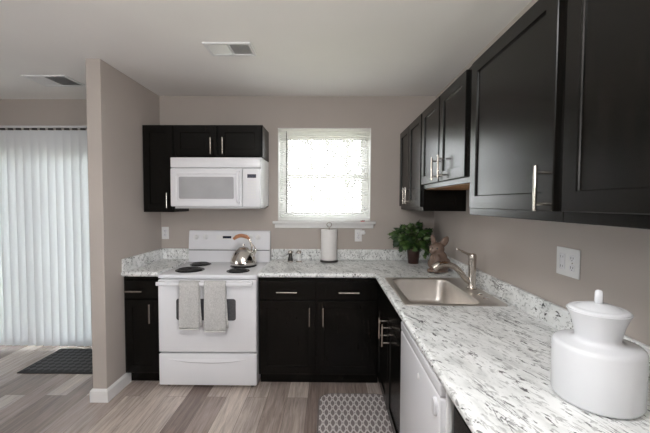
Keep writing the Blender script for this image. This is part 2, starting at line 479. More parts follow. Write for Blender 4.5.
# ------------------------------------------------------------------ cabinets
def shaker(bm, x0, x1, z0, z1, y0=0.0, t=.019, rail=.056, rec=.008):
    """one door or drawer front: front at y0-t, back at y0, panel recessed"""
    f = y0-t; c = .0025
    def rect(i, y): return [(x0+i, y, z0+i), (x1-i, y, z0+i), (x1-i, y, z1-i), (x0+i, y, z1-i)]
    if rail: rings = [rect(0, y0), rect(0, f+c), rect(c, f), rect(rail, f), rect(rail+.0015, f+rec*.6), rect(rail+.004, f+rec)]
    else: rings = [rect(0, y0), rect(0, f+c), rect(c, f)]
    loft(bm, rings)

def bar_handle(parent, p, length, vertical=True, out=.032, r=.006):
    """bar pull centred at p on the front plane (facing -y)"""
    x, y, z = p; h = length/2; q = h-.022
    bm = B()
    if vertical:
        cyl(bm, (x, y-out, z-h), (x, y-out, z+h), r, n=12, bev=.001)
        for s in (-q, q): cyl(bm, (x, y, z+s), (x, y-out, z+s), .0048, n=10)
    else:
        cyl(bm, (x-h, y-out, z), (x+h, y-out, z), r, n=12, bev=.001)
        for s in (-q, q): cyl(bm, (x+s, y, z), (x+s, y-out, z), .0048, n=10)
    return obj('handle', bm, 'steel', parent, True, 'brushed nickel bar handle')

def cabinet(name, label, w, z0, z1, depth, loc, rz, fronts, toe=False, open_top=False, panel=None, split=()):
    """local frame: x to the right, face frame at y=0, body behind it (+y); z measured from the floor"""
    t = thing(name, label, 'cabinet', loc, rz)
    bm = B()
    zb = z0 + (.10 if toe else 0)
    if open_top:
        box(bm, 0, .018, .02, depth, zb, z1); box(bm, w-.018, w, .02, depth, zb, z1)
        box(bm, .018, w-.018, .02, depth, zb, zb+.018); box(bm, .018, w-.018, depth-.006, depth, zb+.018, z1)
        box(bm, 0, w, 0, .02, zb, z1-.22); box(bm, 0, .30, 0, .02, z1-.22, z1)
        box(bm, .30, w, 0, .02, z1-.22, z1)
    else:
        box(bm, 0, w, 0, depth, zb + (.004 if panel else 0), z1, .0015, 1)
    obj('carcass', bm, 'esp', t)
    if panel:
        bm = B(); box(bm, .001, w-.001, .02, depth, zb, zb+.0035)
        obj('bottom_panel', bm, panel, t, label='unstained wood underside')
    if toe:
        bm = B(); box(bm, 0, w, .07, .086, z0+.001, zb-.0005); obj('toe_kick', bm, 'esp', t)
    for kind, x0, x1, a, b, hd in fronts:
        bm = B()
        shaker(bm, x0, x1, a, b, -.0006, rail=(.056 if kind == 'door' else 0))
        d = obj('door' if kind == 'door' else 'drawer', bm, 'esp', t)
        if hd:
            hx, hz, ln, vert = hd[:4]
            bar_handle(d, (hx, -.0197, hz), ln, vert, hd[4] if len(hd) > 4 else .032)
    return t

# base cabinets: face frame at Y=-.60, body to the back wall
BF = -.618
bd = -BF-.002
ZT = .875
x0 = XL+.001
cabinet('base_cabinet', 'narrow dark base cabinet left of the white range with one drawer and door', .290, 0, ZT, bd, (x0, BF, 0), 0,
        [('drawer', .016, .278, .705, .845, (.100, .765, .135, False)), ('door', .016, .278, .115, .692, (.222, .592, .150, True))], toe=True)
xb = -.5475
cabinet('base_cabinet', 'wide dark two-door base cabinet below the window, right of the range', .9455, 0, ZT, bd, (xb, BF, 0), 0,
        [('drawer', .010, .448, .705, .845, (.225, .765, .160, False)), ('drawer', .460, .925, .705, .845, (.705, .765, .160, False)),
         ('door', .010, .448, .115, .692, (.402, .575, .145, True)), ('door', .460, .925, .115, .692, (.508, .575, .145, True))], toe=True)
# right run, facing -X : local x -> -Y, local y -> +X ; face frame at X=.400
RF = .400
rd = XR-RF-.002
y0 = -.6400
cabinet('sink_cabinet', 'dark base cabinet under the steel sink with two doors', .9315, 0, ZT, rd, (RF, y0, 0), -pi/2,
        [('drawer', .016, .9155, .715, .850, None),
         ('door', .016, .4600, .115, .702, (.390, .628, .140, True, .042)), ('door', .4700, .9155, .115, .702, (.515, .628, .140, True, .042))], toe=True, open_top=True)
cabinet('base_cabinet', 'dark base cabinet at the near end of the counter past the dishwasher', .70, 0, ZT, rd, (RF, -2.205, 0), -pi/2,
        [('drawer', .06, .66, .705, .845, (.36, .775, .160, False)), ('door', .06, .354, .115, .692, (.310, .60, .145, True)), ('door', .366, .66, .115, .692, (.41, .60, .145, True))], toe=True)

# upper cabinets on the back wall, face frame at Y=-.31
UF = -.311; ud = -UF-.002
UT = 2.122
cabinet('wall_cabinet', 'tall narrow dark wall cabinet in the left corner beside the microwave', .270, 1.372, UT, ud, (XL+.001, UF, 0), 0,
        [('door', .010, .262, 1.385, UT-.012, (.224, 1.472, .130, True))])
cabinet('wall_cabinet', 'short dark two-door wall cabinet mounted over the white microwave', .769, 1.843, UT, ud, (-1.3405, UF, 0), 0,
        [('door', .008, .376, 1.856, UT-.012, (.334, 1.938, .136, True)), ('door', .392, .760, 1.856, UT-.012, (.436, 1.938, .136, True))])
# upper cabinets on the right wall, face frame at X=.677
VF = .688; vd = XR-VF-.002
VT = 2.122
cabinet('wall_cabinet', 'dark two-door wall cabinet in the back right corner above the potted plant', .762, 1.399, VT, vd, (VF, -.001, 0), -pi/2,
        [('door', .010, .362, 1.430, VT-.012, (.322, 1.520, .135, True)), ('door', .371, .745, 1.430, VT-.012, (.410, 1.520, .135, True))])
cabinet('wall_cabinet', 'short dark two-door wall cabinet hung above the sink', .827, 1.554, VT, vd, (VF, -.764, 0), -pi/2,
        [('door', .0106, .391, 1.589, VT-.012, (.368, 1.670, .137, True)), ('door', .4105, .802, 1.589, VT-.012, (.4917, 1.670, .137, True))], panel='wood')
cabinet('wall_cabinet', 'large single-door dark wall cabinet over the dishwasher counter', .670, 1.401, VT, vd, (VF, -1.592, 0), -pi/2,
        [('door', .041, .650, 1.433, VT-.012, (.614, 1.503, .140, True))])
cabinet('wall_cabinet', 'dark wall cabinet nearest the viewer, over the white canister', .640, 1.401, VT, vd, (VF, -2.263, 0), -pi/2,
        [('door', .017, .610, 1.433, VT-.012, (.565, 1.503, .140, True))])

# ------------------------------------------------------------------ worktops
CZ0, CZ1 = .8765, .914
def half_round(n=8, r=.01875):
    return [(r*sin(pi*i/n), -r*cos(pi*i/n)) for i in range(n+1)]      # (outward, dz)
ct = thing('countertop', 'L-shaped white and grey speckled countertop under the window and along the right wall', 'countertop', (.3, -.6, CZ0))
YE = -2.90
def shift(bm, p): bmesh.ops.translate(bm, verts=bm.verts, vec=-Vector(p))
bm = B()
eY, eX = -.6360, .3745
xl = -.5480
# slab pieces around the sink cut-out
hx0, hx1, hy0, hy1 = .424, .935, -1.452, -.822
box(bm, xl, XR-.001, eY, -.001, CZ0, CZ1)
box(bm, eX, XR-.001, hy1, eY, CZ0, CZ1)
box(bm, eX, hx0, hy0, hy1, CZ0, CZ1); box(bm, hx1, XR-.001, hy0, hy1, CZ0, CZ1)
box(bm, eX, XR-.001, YE, hy0, CZ0, CZ1)
zc = (CZ0+CZ1)/2
hr = half_round()
rings = [[(xl, eY-o, zc+d) for o, d in hr], [(eX-o, eY-o, zc+d) for o, d in hr], [(eX-o, YE, zc+d) for o, d in hr]]
loft(bm, rings, closed=False, cap0=True, cap1=True)
shift(bm, (.3, -.6, CZ0)); obj('slab', bm, 'granite', ct)
bm = B()
box(bm, xl, XR-.001, -.021, -.001, CZ1+.0003, 1.015, .005)
box(bm, XR-.021, XR-.001, YE, -.0215, CZ1+.0003, 1.015, .005)
shift(bm, (.3, -.6, CZ0)); obj('backsplash', bm, 'granite', ct)
ct2 = thing('countertop', 'small white speckled countertop piece in the corner left of the range', 'countertop', (-1.46, -.3, CZ0))
bm = B(); xr = -1.3195
box(bm, XL+.001, xr, eY, -.001, CZ0, CZ1)
loft(bm, [[(XL+.001, eY-o, zc+d) for o, d in hr], [(xr, eY-o, zc+d) for o, d in hr]], closed=False)
shift(bm, (-1.46, -.3, CZ0)); obj('slab', bm, 'granite', ct2)
bm = B(); box(bm, XL+.022, xr, -.021, -.001, CZ1+.0003, 1.015, .005); box(bm, XL+.001, XL+.021, -.646, -.001, CZ1+.0003, 1.015, .005)
shift(bm, (-1.46, -.3, CZ0)); obj('backsplash', bm, 'granite', ct2)

# ------------------------------------------------------------------ sink and faucet
sk = thing('sink', 'stainless steel drop-in single bowl sink in the countertop', 'sink', (.68, -1.137, CZ1))
sx0, sx1, sy0, sy1 = .405-.68, .957-.68, -1.478+1.137, -.800+1.137
bx0, bx1, by0, by1 = .452-.68, .822-.68, -1.446+1.137, -.846+1.137
def rr(ix0, ix1, iy0, iy1, r, z): return rrect(ix0, ix1, iy0, iy1, r, z)
bm = B()
loft(bm, [rr(sx0, sx1, sy0, sy1, .022, .0006), rr(sx0+.003, sx1-.003, sy0+.003, sy1-.003, .02, .0045),
          rr(sx0+.010, sx1-.010, sy0+.010, sy1-.010, .018, .0050), rr(bx0-.006, bx1+.006, by0-.006, by1+.006, .055, .0042)], cap0=False, cap1=False)
obj('rim', bm, 'sinksteel', sk, True)
bm = B()
loft(bm, [rr(bx0-.006, bx1+.006, by0-.006, by1+.006, .055, .0042), rr(bx0, bx1, by0, by1, .055, -.002), rr(bx0+.004, bx1-.004, by0+.004, by1-.004, .055, -.02),
          rr(bx0+.012, bx1-.012, by0+.012, by1-.012, .055, -.135), rr(bx0+.024, bx1-.024, by0+.024, by1-.024, .06, -.158),
          rr(bx0+.05, bx1-.05, by0+.05, by1-.05, .06, -.166), rr(-.09, .0, -.045, .045, .03, -.170)], cap0=False)
obj('bowl', bm, 'sinksteel', sk, True, angle=60)
bm = B(); lathe(bm, [(.042, -.1695), (.042, -.166), (.034, -.165), (.030, -.168), (.01, -.1675)], (-.045, 0, 0), 24); obj('drain', bm, 'steel', sk, True)
for px, py in ((.895, -1.265), (.892, -1.345)):
    bm = B(); lathe(bm, [(.017, .0048), (.017, .008), (.012, .0105), (.001, .011)], (px-.68, py+1.137, 0), 20); obj('hole_cover', bm, 'chrome', sk, True)

fa = thing('faucet', 'brushed nickel single-lever kitchen faucet arching over the sink', 'faucet', (.905, -1.120, CZ1+.0052))
bm = B(); lathe(bm, [(.030, 0), (.031, .006), (.027, .012), (.0235, .02), (.0225, .10), (.0235, .165), (.0235, .185)], n=24)
obj('body', bm, 'steel', fa, True)
bm = B(); lathe(bm, [(.0238, .1865), (.0245, .195), (.0235, .212), (.017, .222), (.004, .2245)], n=24)
tube(bm, smooth_path([(.0, 0, .208), (-.035, .0, .222), (-.075, .0, .241), (-.100, .0, .252)]), [.017]*6+[.014]*6+[.0105]*6+[.009], 12, .55)
obj('lever', bm, 'steel', fa, True)
bm = B(); pts = smooth_path([(-.004, 0, .035), (-.040, 0, .060), (-.078, 0, .108), (-.120, 0, .142), (-.168, 0, .154), (-.212, 0, .146), (-.240, 0, .127)])
n = len(pts); tube(bm, pts, [.017 + .003*min(1, abs(i/n-.2)*1.2) + (.004 if i/n > .75 else 0) for i in range(n)], 14)
obj('spout', bm, 'steel', fa, True)

# ------------------------------------------------------------------ range
SX0, SX1 = -1.3165, -.5505
st = thing('range', 'white electric coil range between the two base cabinets', 'stove', ((SX0+SX1)/2, -.33, 0))
def S(bm): shift(bm, ((SX0+SX1)/2, -.33, 0)); return bm
bm = B(); box(bm, SX0+.004, SX1-.004, -.635, -.025, .03, .868, .003)
obj('body', S(bm), 'white', st)
for px in (SX0+.05, SX1-.05):
    for py in (-.60, -.08):
        bm = B(); cyl(bm, (px, py, .001), (px, py, .03), .018); obj('foot', S(bm), 'caulk', st)
bm = B(); box(bm, SX0, SX1, -.668, -.085, .8685, .900, .008, 3); obj('cooktop', S(bm), 'white', st, True)
# backguard with sloped face
bm = B(); prof = [(-.082, .870), (-.082, 1.012), (-.086, 1.020), (-.066, 1.182), (-.054, 1.192), (-.028, 1.192), (-.022, 1.184), (-.022, .870)]
loft(bm, [[(x, y, z) for y, z in prof] for x in (SX0+.002, SX1-.002)])
bg = obj('backguard', S(bm), 'white', st)
bm = B(); box(bm, SX0+.004, SX1-.004, -.0875, -.081, 1.008, 1.013); obj('seam', S(bm), 'gap', bg)
fy = lambda z: -.086+(z-1.020)*(.020/.162)
def tilt(bm): return bm
for kx in (-1.250, -1.160, -.738, -.662):
    bm = B(); z = 1.132; y = fy(z)
    cyl(bm, (kx, y, z), (kx, y-.006, z), .027, .025, 24); cyl(bm, (kx, y-.006, z), (kx, y-.022, z+.002), .020, .017, 24, .002)
    box(bm, kx-.004, kx+.004, y-.027, y-.01, z-.018, z+.019, .0015)
    obj('knob', S(bm), 'white_matte', bg, True)
bm = B(); z0, z1 = 1.106, 1.150
loft(bm, [[(-1.055, fy(z0)-.001, z0), (-.850, fy(z0)-.001, z0), (-.850, fy(z1)-.001, z1), (-1.055, fy(z1)-.001, z1)],
          [(-1.055, fy(z0)-.003, z0), (-.850, fy(z0)-.003, z0), (-.850, fy(z1)-.003, z1), (-1.055, fy(z1)-.003, z1)]])
cp = obj('clock_panel', S(bm), 'white_matte', bg)
bm = B(); z0, z1 = 1.120, 1.142
loft(bm, [[(-.995, fy(z0)-.0032, z0), (-.915, fy(z0)-.0032, z0), (-.915, fy(z1)-.0032, z1), (-.995, fy(z1)-.0032, z1)],
          [(-.995, fy(z0)-.0042, z0), (-.915, fy(z0)-.0042, z0), (-.915, fy(z1)-.0042, z1), (-.995, fy(z1)-.0042, z1)]])
obj('clock_display', S(bm), 'display', bg)
# burners: drip pan, coil
for bx, by, br in ((-1.140, -.485, .102), (-1.150, -.225, .080), (-.735, -.515, .080), (-.748, -.285, .102)):
    bm = B(); lathe(bm, [(br+.012, .9003), (br+.012, .9035), (br+.002, .9038), (br-.01, .9022), (.02, .9015)], (bx, by, 0), 36)
    bu = obj('burner', S(bm), 'black', st, True)
    bm = B(); turns = 5 if br > .09 else 4; N = 26*turns; pts = []
    for i in range(N+1):
        a = 2*pi*turns*i/N; r = .016+(br-.020)*i/N
        pts.append((bx+r*cos(a), by+r*sin(a), .9092))
    tube(bm, pts, .0052, 6); obj('coil', S(bm), 'coil', bu, True)
# oven door
bm = B(); box(bm, SX0+.003, SX1-.003, -.676, -.637, .296, .862, .008, 3); od = obj('oven_door', S(bm), 'white', st, True)
bm = B(); loft(bm, [[(x, y, z) for x, z, _ in rrect(-1.172, -.712, .548, .716, .02, 0)] for y in (-.6764, -.6780)])
obj('oven_window', S(bm), 'ovenglass', od)
bm = B(); box(bm, SX0+.014, SX1-.022, -.736, -.718, .827, .857, .007, 3)
for px in (SX0+.040, SX1-.048): box(bm, px-.022, px+.022, -.719, -.6764, .830, .854, .004)
obj('handle', S(bm), 'white', od, True)
# storage drawer with a scooped finger pull
bm = B(); box(bm, SX0+.003, SX1-.003, -.676, -.637, .036, .284, .007, 3); dw = obj('storage_drawer', S(bm), 'white', st, True)
bm = B(); up = []; 
for i in range(21):
    u = -1+2*i/20; x = (SX0+SX1)/2 + u*.31
    zt = .246 - .002*u*u; zb_ = .246 - .034*(1-abs(u)**2.4) - .002
    up.append([(x, -.6762, zt), (x, -.6762-.012*(1-u**4)-.0003, (zt*.35+zb_*.65)), (x, -.6762, zb_)])
loft(bm, up); obj('finger_pull', S(bm), 'white', dw, True)

# ------------------------------------------------------------------ microwave
MX0, MX1 = -1.3330, -.5735
mw = thing('microwave', 'white over-the-range microwave below the short wall cabinet', 'microwave', ((MX0+MX1)/2, -.2, 1.42))
def MW(bm): shift(bm, ((MX0+MX1)/2, -.2, 1.42)); return bm
bm = B(); box(bm, MX0, MX1, -.365, -.002, 1.424, 1.8385, .003); obj('body', MW(bm), 'white', mw)
bm = B(); box(bm, MX0+.02, MX1-.02, -.36, -.02, 1.405, 1.4235, .003); obj('hood_bottom', MW(bm), 'keys', mw, True)
bm = B(); box(bm, MX0, MX1, -.400, -.3655, 1.748, 1.8345, .008, 3); vg = obj('vent_grille', MW(bm), 'white', mw, True)
bm = B(); xd = -.728
loft(bm, [[(x, y, z) for x, z, _ in rrect(MX0+i, xd-i, 1.423+i, 1.743-i, .010, 0)] for i, y in ((0, -.3655), (0, -.397), (.004, -.401), (.045, -.401), (.050, -.396))])
md = obj('door', MW(bm), 'white', mw, True, angle=25)
bm = B(); loft(bm, [[(x, y, z) for x, z, _ in rrect(-1.262, -.800, 1.487, 1.672, .012, 0)] for y in (-.3962, -.3985)]); obj('window', MW(bm), 'mwglass', md)
bm = B(); tube(bm, smooth_path([(-.757, -.401, 1.715), (-.757, -.428, 1.695), (-.757, -.434, 1.59), (-.757, -.428, 1.475), (-.757, -.401, 1.455)]), .013, 12, .7); obj('handle', MW(bm), 'white', md, True)
bm = B(); box(bm, xd+.004, MX1, -.401, -.3655, 1.423, 1.743, .005, 3); pn = obj('control_panel', MW(bm), 'white', mw, True)
bm = B(); box(bm, -.684, -.610, -.4028, -.4012, 1.664, 1.694); obj('display', MW(bm), 'mwdisplay', pn)
bm = B()
for r in range(6):
    for c in range(3):
        xa = -.684+c*.027; za = 1.635-r*.026; box(bm, xa, xa+.019, -.4022, -.4012, za-.013, za)
obj('keypad', MW(bm), 'white_matte', pn)

# ------------------------------------------------------------------ dishwasher
dx = .357
dwx = thing('dishwasher', 'white built-in dishwasher between the sink cabinet and the near cabinet', 'dishwasher', (.65, -1.89, 0))
def D(bm): shift(bm, (.65, -1.89, 0)); return bm
Y0, Y1 = -1.576, -2.200
bm = B(); box(bm, .400, .985, Y1+.004, Y0-.004, .02, .866); obj('tub', D(bm), 'white_matte', dwx)
bm = B(); box(bm, dx+.006, .3995, Y1+.018, Y0-.001, .125, .822, .008, 3); dd = obj('door', D(bm), 'white', dwx, True)
bm = B(); box(bm, dx+.006, .3995, Y1+.018, Y0-.001, .8245, .868, .006, 3); cpn = obj('control_panel', D(bm), 'white', dwx, True)
bm = B(); box(bm, dx+.024, .3995, Y1, Y1+.016, .10, .868, .003); obj('side_trim', D(bm), 'white_matte', dwx, True)
bm = B(); box(bm, .470, .485, Y1+.01, Y0-.01, .004, .118, .003); obj('kick_plate', D(bm), 'white', dwx)
bm = B(); loft(bm, [[(dx+.0058-h, y, z) for y, z, _ in rrect(-2.163+q, -2.127-q, .744+q, .806-q, .0175-q, 0)] for q, h in ((0, .0), (0, .007), (.004, .011))])
obj('latch_handle', D(bm), 'white', dd, True)
bm = B(); cyl(bm, (dx+.0058, -1.925, .764), (dx+.002, -1.925, .764), .013, .011, 20); obj('badge', D(bm), 'white_matte', dd, True)

# ------------------------------------------------------------------ blinds
mb = thing('mini_blind', 'white horizontal mini blind hanging in the window', 'blind', ((WX0+WX1)/2, .03, WZ0))
def MBk(bm): shift(bm, ((WX0+WX1)/2, .03, WZ0)); return bm
bm = B(); box(bm, WX0+.010, WX1-.010, .012, .050, WZ1-.034, WZ1-.002, .002); obj('headrail', MBk(bm), 'slat', mb)
bm = B(); zz = WZ0+.040; ns = 0
while zz < WZ1-.040:
    ta = R(27); y = .031; hwid = .0125; rows = []
    for k in range(5):
        u = -1+k/2; rows.append((u*hwid*cos(ta), -u*hwid*sin(ta) + .0016*(1-u*u)))
    xs = (WX0+.010, WX1-.010)
    loft(bm, [[(x, y+a, zz+b) for a, b in rows] + [(x, y+a, zz+b-.0006) for a, b in rows[::-1]] for x in xs])
    zz += .0205
sl = obj('slats', MBk(bm), 'slat', mb)
bm = B(); box(bm, WX0+.010, WX1-.010, .018, .044, WZ0+.006, WZ0+.022, .003); obj('bottom_rail', MBk(bm), 'slat', mb)
for px in (WX0+.15, (WX0+WX1)/2, WX1-.15):
    bm = B()
    for yy in (.0175, .0445): cyl(bm, (px, yy, WZ0+.02), (px, yy, WZ1-.034), .0009, n=5)
    obj('ladder_cord', MBk(bm), 'slat', mb)
bm = B(); cyl(bm, (-.405, .004, 1.36), (-.405, .004, WZ1-.045), .0042, n=8); cyl(bm, (-.405, .004, WZ1-.045), (-.405, .011, WZ1-.028), .002, n=6)
obj('tilt_wand', MBk(bm), 'ventdark', mb)
bm = B(); cyl(bm, (.345, .006, 1.42), (.345, .006, WZ1-.04), .0012, n=5); lathe(bm, [(.002, .03), (.007, .0), (.006, -.004)], (.345, .006, 1.39), 10)
obj('pull_cord', MBk(bm), 'keys', mb)

vb = thing('vertical_blind', 'white vertical vane blind covering the patio door', 'blind', (-2.9, .035, 0))
def VB(bm): shift(bm, (-2.9, .035, 0)); return bm
bm = B(); box(bm, -3.92, -1.74, .018, .056, 2.168, 2.190, .004); obj('headrail', VB(bm), 'keys', vb)
k = 0; xv = -3.86
while xv < -1.80:
    bm = B(); a = R(14+random.uniform(-2, 2)); pts = []
    for i in range(9):
        u = -1+i/4; ax = u*.0445; ay = .0045*(1-u*u)
        pts.append((xv+ax*cos(a)-ay*sin(a)*0, .035+ax*sin(a)+ay, ))
    for_z = [.034, 2.148]
    loft(bm, [[(x, y, z) for x, y in pts] + [(x, y+.0009, z) for x, y in pts[::-1]] for z in for_z])
    vn = obj('vane', VB(bm), 'vane', vb, True)
    bm = B(); box(bm, xv-.030, xv+.018, .030, .037, 2.1485, 2.1675); obj('vane_clip', VB(bm), 'holder', vn)
    xv += .0785; k += 1

# ------------------------------------------------------------------ ceiling registers
def register(name, label, x0, x1, y0, y1, frac):
    t = thing(name, label, 'air vent', ((x0+x1)/2, (y0+y1)/2, ZC))
    def T(bm): shift(bm, ((x0+x1)/2, (y0+y1)/2, ZC)); return bm
    bm = B(); z0, z1 = ZC-.012, ZC-.0005; w = .022
    box(bm, x0, x0+w, y0, y1, z0, z1, .003); box(bm, x1-w, x1, y0, y1, z0, z1, .003)
    box(bm, x0+w, x1-w, y0, y0+w, z0, z1, .003); box(bm, x0+w, x1-w, y1-w, y1, z0, z1, .003)
    xm = x0+(x1-x0)*frac; box(bm, xm-.006, xm+.006, y0+w, y1-w, z0+.001, z1)
    obj('frame', T(bm), 'white_matte', t)
    bm = B(); box(bm, x0+w, x1-w, y0+w, y1-w, ZC-.002, ZC-.0006); obj('duct_opening', T(bm), 'ventdark', t)
    for a, b, s in ((x0+w, xm-.006, 1), (xm+.006, x1-w, -1)):
        bm = B(); n = int((b-a)/.012)
        for i in range(n):
            x = a+.006+i*.012; o = .0052*s
            loft(bm, [[(x-o, y, ZC-.0105), (x-o+.001, y, ZC-.0105), (x+o+.001, y, ZC-.0025), (x+o, y, ZC-.0025)] for y in (y0+w, y1-w)])
        obj('louvers', T(bm), 'white_matte', t)
    return t
register('ceiling_vent', 'white ceiling vent above the kitchen, centre top of the photo', -.800, -.495, -1.095, -.905, .5)
register('ceiling_vent', 'white ceiling vent over the dining side, left of the partition wall', -2.445, -2.095, -.545, -.295, .45)

# ------------------------------------------------------------------ outlets
def plate(name, label, loc, rz, w, h, kinds):
    t = thing(name, label, 'outlet', loc, rz)
    bm = B(); box(bm, -w/2, w/2, -.0055, -.0008, -h/2, h/2, .002); obj('cover_plate', bm, 'white_matte', t, True)
    for x, kd in kinds:
        if kd == 'decora':
            bm = B(); box(bm, x-.0165, x+.0165, -.0085, -.0056, -.033, .033, .0015)
            g = obj('receptacle', bm, 'white', t, True)
            bm = B()
            for zz in (-.02, .02):
                box(bm, x-.0075, x-.0055, -.0088, -.0086, zz-.005, zz+.005); box(bm, x+.0055, x+.0075, -.0088, -.0086, zz-.004, zz+.004)
            obj('slots', bm, 'gap', g)
        elif kd == 'duplex':
            for zz in (-.0195, .0195):
                bm = B(); loft(bm, [[(px, y, pz) for px, pz, _ in rrect(x-.0165, x+.0165, zz-.0140, zz+.0140, .011, 0)] for y in (-.0056, -.0075)])
                g = obj('receptacle', bm, 'white', t)
                bm = B(); box(bm, x-.0075, x-.0052, -.0079, -.0076, zz-.003, zz+.007); box(bm, x+.0052, x+.0075, -.0079, -.0076, zz-.002, zz+.006)
                cyl(bm, (x, -.0076, zz-.008), (x, -.0079, zz-.008), .0022, n=8)
                obj('slots', bm, 'gap', g)
            bm = B(); cyl(bm, (x, -.0056, 0), (x, -.0068, 0), .003, n=10); obj('screw', bm, 'steel', t)
        else:
            bm = B(); box(bm, x-.005, x+.005, -.016, -.0056, -.004, .012, .001); obj('toggle', bm, 'white', t)
    return t
plate('wall_outlet', 'white double wall outlet plate above the canister counter', (XR-.0003, -1.840, 1.212), -pi/2, .137, .118, [(-.030, 'decora'), (.030, 'duplex')])
plate('wall_outlet', 'white wall outlet plate left of the range above the small counter', (-1.5715, -.0003, 1.162), 0, .068, .118, [(0, 'duplex')])
plate('wall_outlet', 'white wall outlet plate under the right end of the window sill', (.2830, -.0003, 1.147), 0, .068, .116, [(0, 'duplex')])
ad = thing('plug_adapter', 'small white plug adapter in the outlet under the window sill', 'plug', (.318, -.004, 1.172))
bm = B(); box(bm, -.028, .022, -.034, -.0045, -.014, .026, .004); obj('casing', bm, 'white_matte', ad, True)
bm = B(); box(bm, .0225, .030, -.028, -.010, -.006, .010, .001); obj('button', bm, 'keys', ad)
rk = thing('clip', 'small red clip lying on the right end of the window sill', 'clip', (.318, -.036, 1.2824))
bm = B(); box(bm, -.019, .019, -.010, .012, 0, .006, .002); obj('clip_body', bm, 'red', rk, True)
bm = B(); tube(bm, [(.013*cos(a)+.008, .0+.006*sin(a), .010+.004*sin(a)) for a in [2*pi*i/14 for i in range(15)]], .0016, 6); obj('wire_ring', bm, 'steel', rk)

# ------------------------------------------------------------------ kettle
KX, KY, KZ = -.748, -.285, .9146
kt = thing('kettle', 'polished steel whistling kettle with a wooden grip on the rear right burner', 'kettle', (KX, KY, KZ))
bm = B(); lathe(bm, [(.098, 0), (.112, .004), (.116, .014), (.115, .028), (.106, .060), (.090, .095), (.070, .122), (.050, .136), (.046, .139)], n=40)
obj('body', bm, 'chrome', kt, True)
bm = B(); lathe(bm, [(.046, .1393), (.046, .143), (.036, .150), (.018, .154), (.006, .155), (.006, .162), (.013, .168), (.012, .176), (.004, .180)], n=28); obj('lid', bm, 'chrome', kt, True)
bm = B(); pts = smooth_path([(.080, -.02, .080), (.098, -.024, .105), (.108, -.026, .125)]); n = len(pts)
tube(bm, pts, [.020-.008*i/(n-1) for i in range(n)], 14); cyl(bm, (.107, -.026, .124), (.116, -.028, .140), .0145, .0125, 16, .001)
obj('spout', bm, 'chrome', kt, True)
bm = B(); tube(bm, smooth_path([(.074, -.005, .116), (.072, -.002, .160), (.060, 0, .200), (.044, 0, .226)]), .0065, 8, 1.4)
tube(bm, [(.112, -.026, .14), (.094, -.015, .165), (.066, -.002, .185)], .004, 6)
obj('handle_bracket', bm, 'steel', kt, True)
bm = B(); tube(bm, smooth_path([(.050, 0, .222), (.034, 0, .238), (.006, 0, .249), (-.030, 0, .252), (-.062, 0, .241), (-.086, 0, .222)]), [.012]*6+[.0165]*20+[.013]*5, 12); obj('grip', bm, 'handlewood', kt, True)

# ------------------------------------------------------------------ dish towels over the oven handle
def dish_towel(label, xc, w, zf, zbk, seed):
    rnd = random.Random(seed)
    t = thing('dish_towel', label, 'towel', (xc, -.727, .858), 0, 'dish towels on the oven handle')
    hy = -.727; prof = []
    yb, yf = -.7125, -.7430
    for i in range(7): prof.append((yb, zbk+(.856-zbk)*i/6, 0))
    for i in range(1, 6): a = pi*i/6; prof.append((hy+.0150*cos(a), .858+.009*sin(a), 0))
    for i in range(15): prof.append((yf, .856+(zf-.856)*i/14, i/14))
    def sheet(x0, x1, dy, zadd, nx=16):
        bm = B(); rows = []
        ph = rnd.uniform(0, 6)
        for (y, z, f) in prof:
            row = []
            for i in range(nx+1):
                u = i/nx; wv = -.004*f*(1+sin(u*9+ph))*1.0
                sag = -.004*f*sin(u*pi)
                row.append((x0+(x1-x0)*u*(1+.02*f)-(.002*f if u else 0), y+(wv if f else 0)+(dy if f > 0 else 0), z+sag+(zadd*f)))
            rows.append(row)
        vr = [[bm.verts.new(p) for p in r] for r in rows]
        for a, b in zip(vr, vr[1:]):
            for i in range(nx): bm.faces.new((a[i], a[i+1], b[i+1], b[i]))
        shift(bm, (xc, -.727, .858)); return bm
    o = obj('cloth', sheet(xc-w/2, xc+w/2, 0, 0), 'towel', t, True, angle=180)
    md = o.modifiers.new('thick', 'SOLIDIFY'); md.thickness = .0035; md.offset = 0
    bm = B(); zz = zf+.006
    tube(bm, [(xc-w/2+.004+(w-.004)*i/16, -.7485-.004*(1+sin(i/16*9)), zz-.006-.004*sin(pi*i/16)) for i in range(17)], .006, 8, .8)
    shift(bm, (xc, -.727, .858)); obj('hem', bm, 'hem', t, True)
    # second folded layer showing at the right edge
    bm = B(); rows = []
    for j in range(9):
        f = j/8; z = .846+(zf+.012-.846)*f
        rows.append([(xc+w/2-.012+.034*u*(.35+.65*f), -.7385+.002*sin(u*5), z+.010*u) for u in (0, .33, .66, 1)])
    vr = [[bm.verts.new(p) for p in r] for r in rows]
    for a, b in zip(vr, vr[1:]):
        for i in range(3): bm.faces.new((a[i], a[i+1], b[i+1], b[i]))
    shift(bm, (xc, -.727, .858)); o2 = obj('inner_fold', bm, 'towel', t, True, angle=180)
    md = o2.modifiers.new('thick', 'SOLIDIFY'); md.thickness = .003; md.offset = 0
    return t
dish_towel('left pale grey dish towel hanging on the oven handle', -1.046, .150, .508, .56, 3)
dish_towel('right pale grey dish towel hanging on the oven handle, nearer the cabinet', -.852, .160, .492, .55, 8)

# ------------------------------------------------------------------ things on the counter
Z = CZ1+.0004
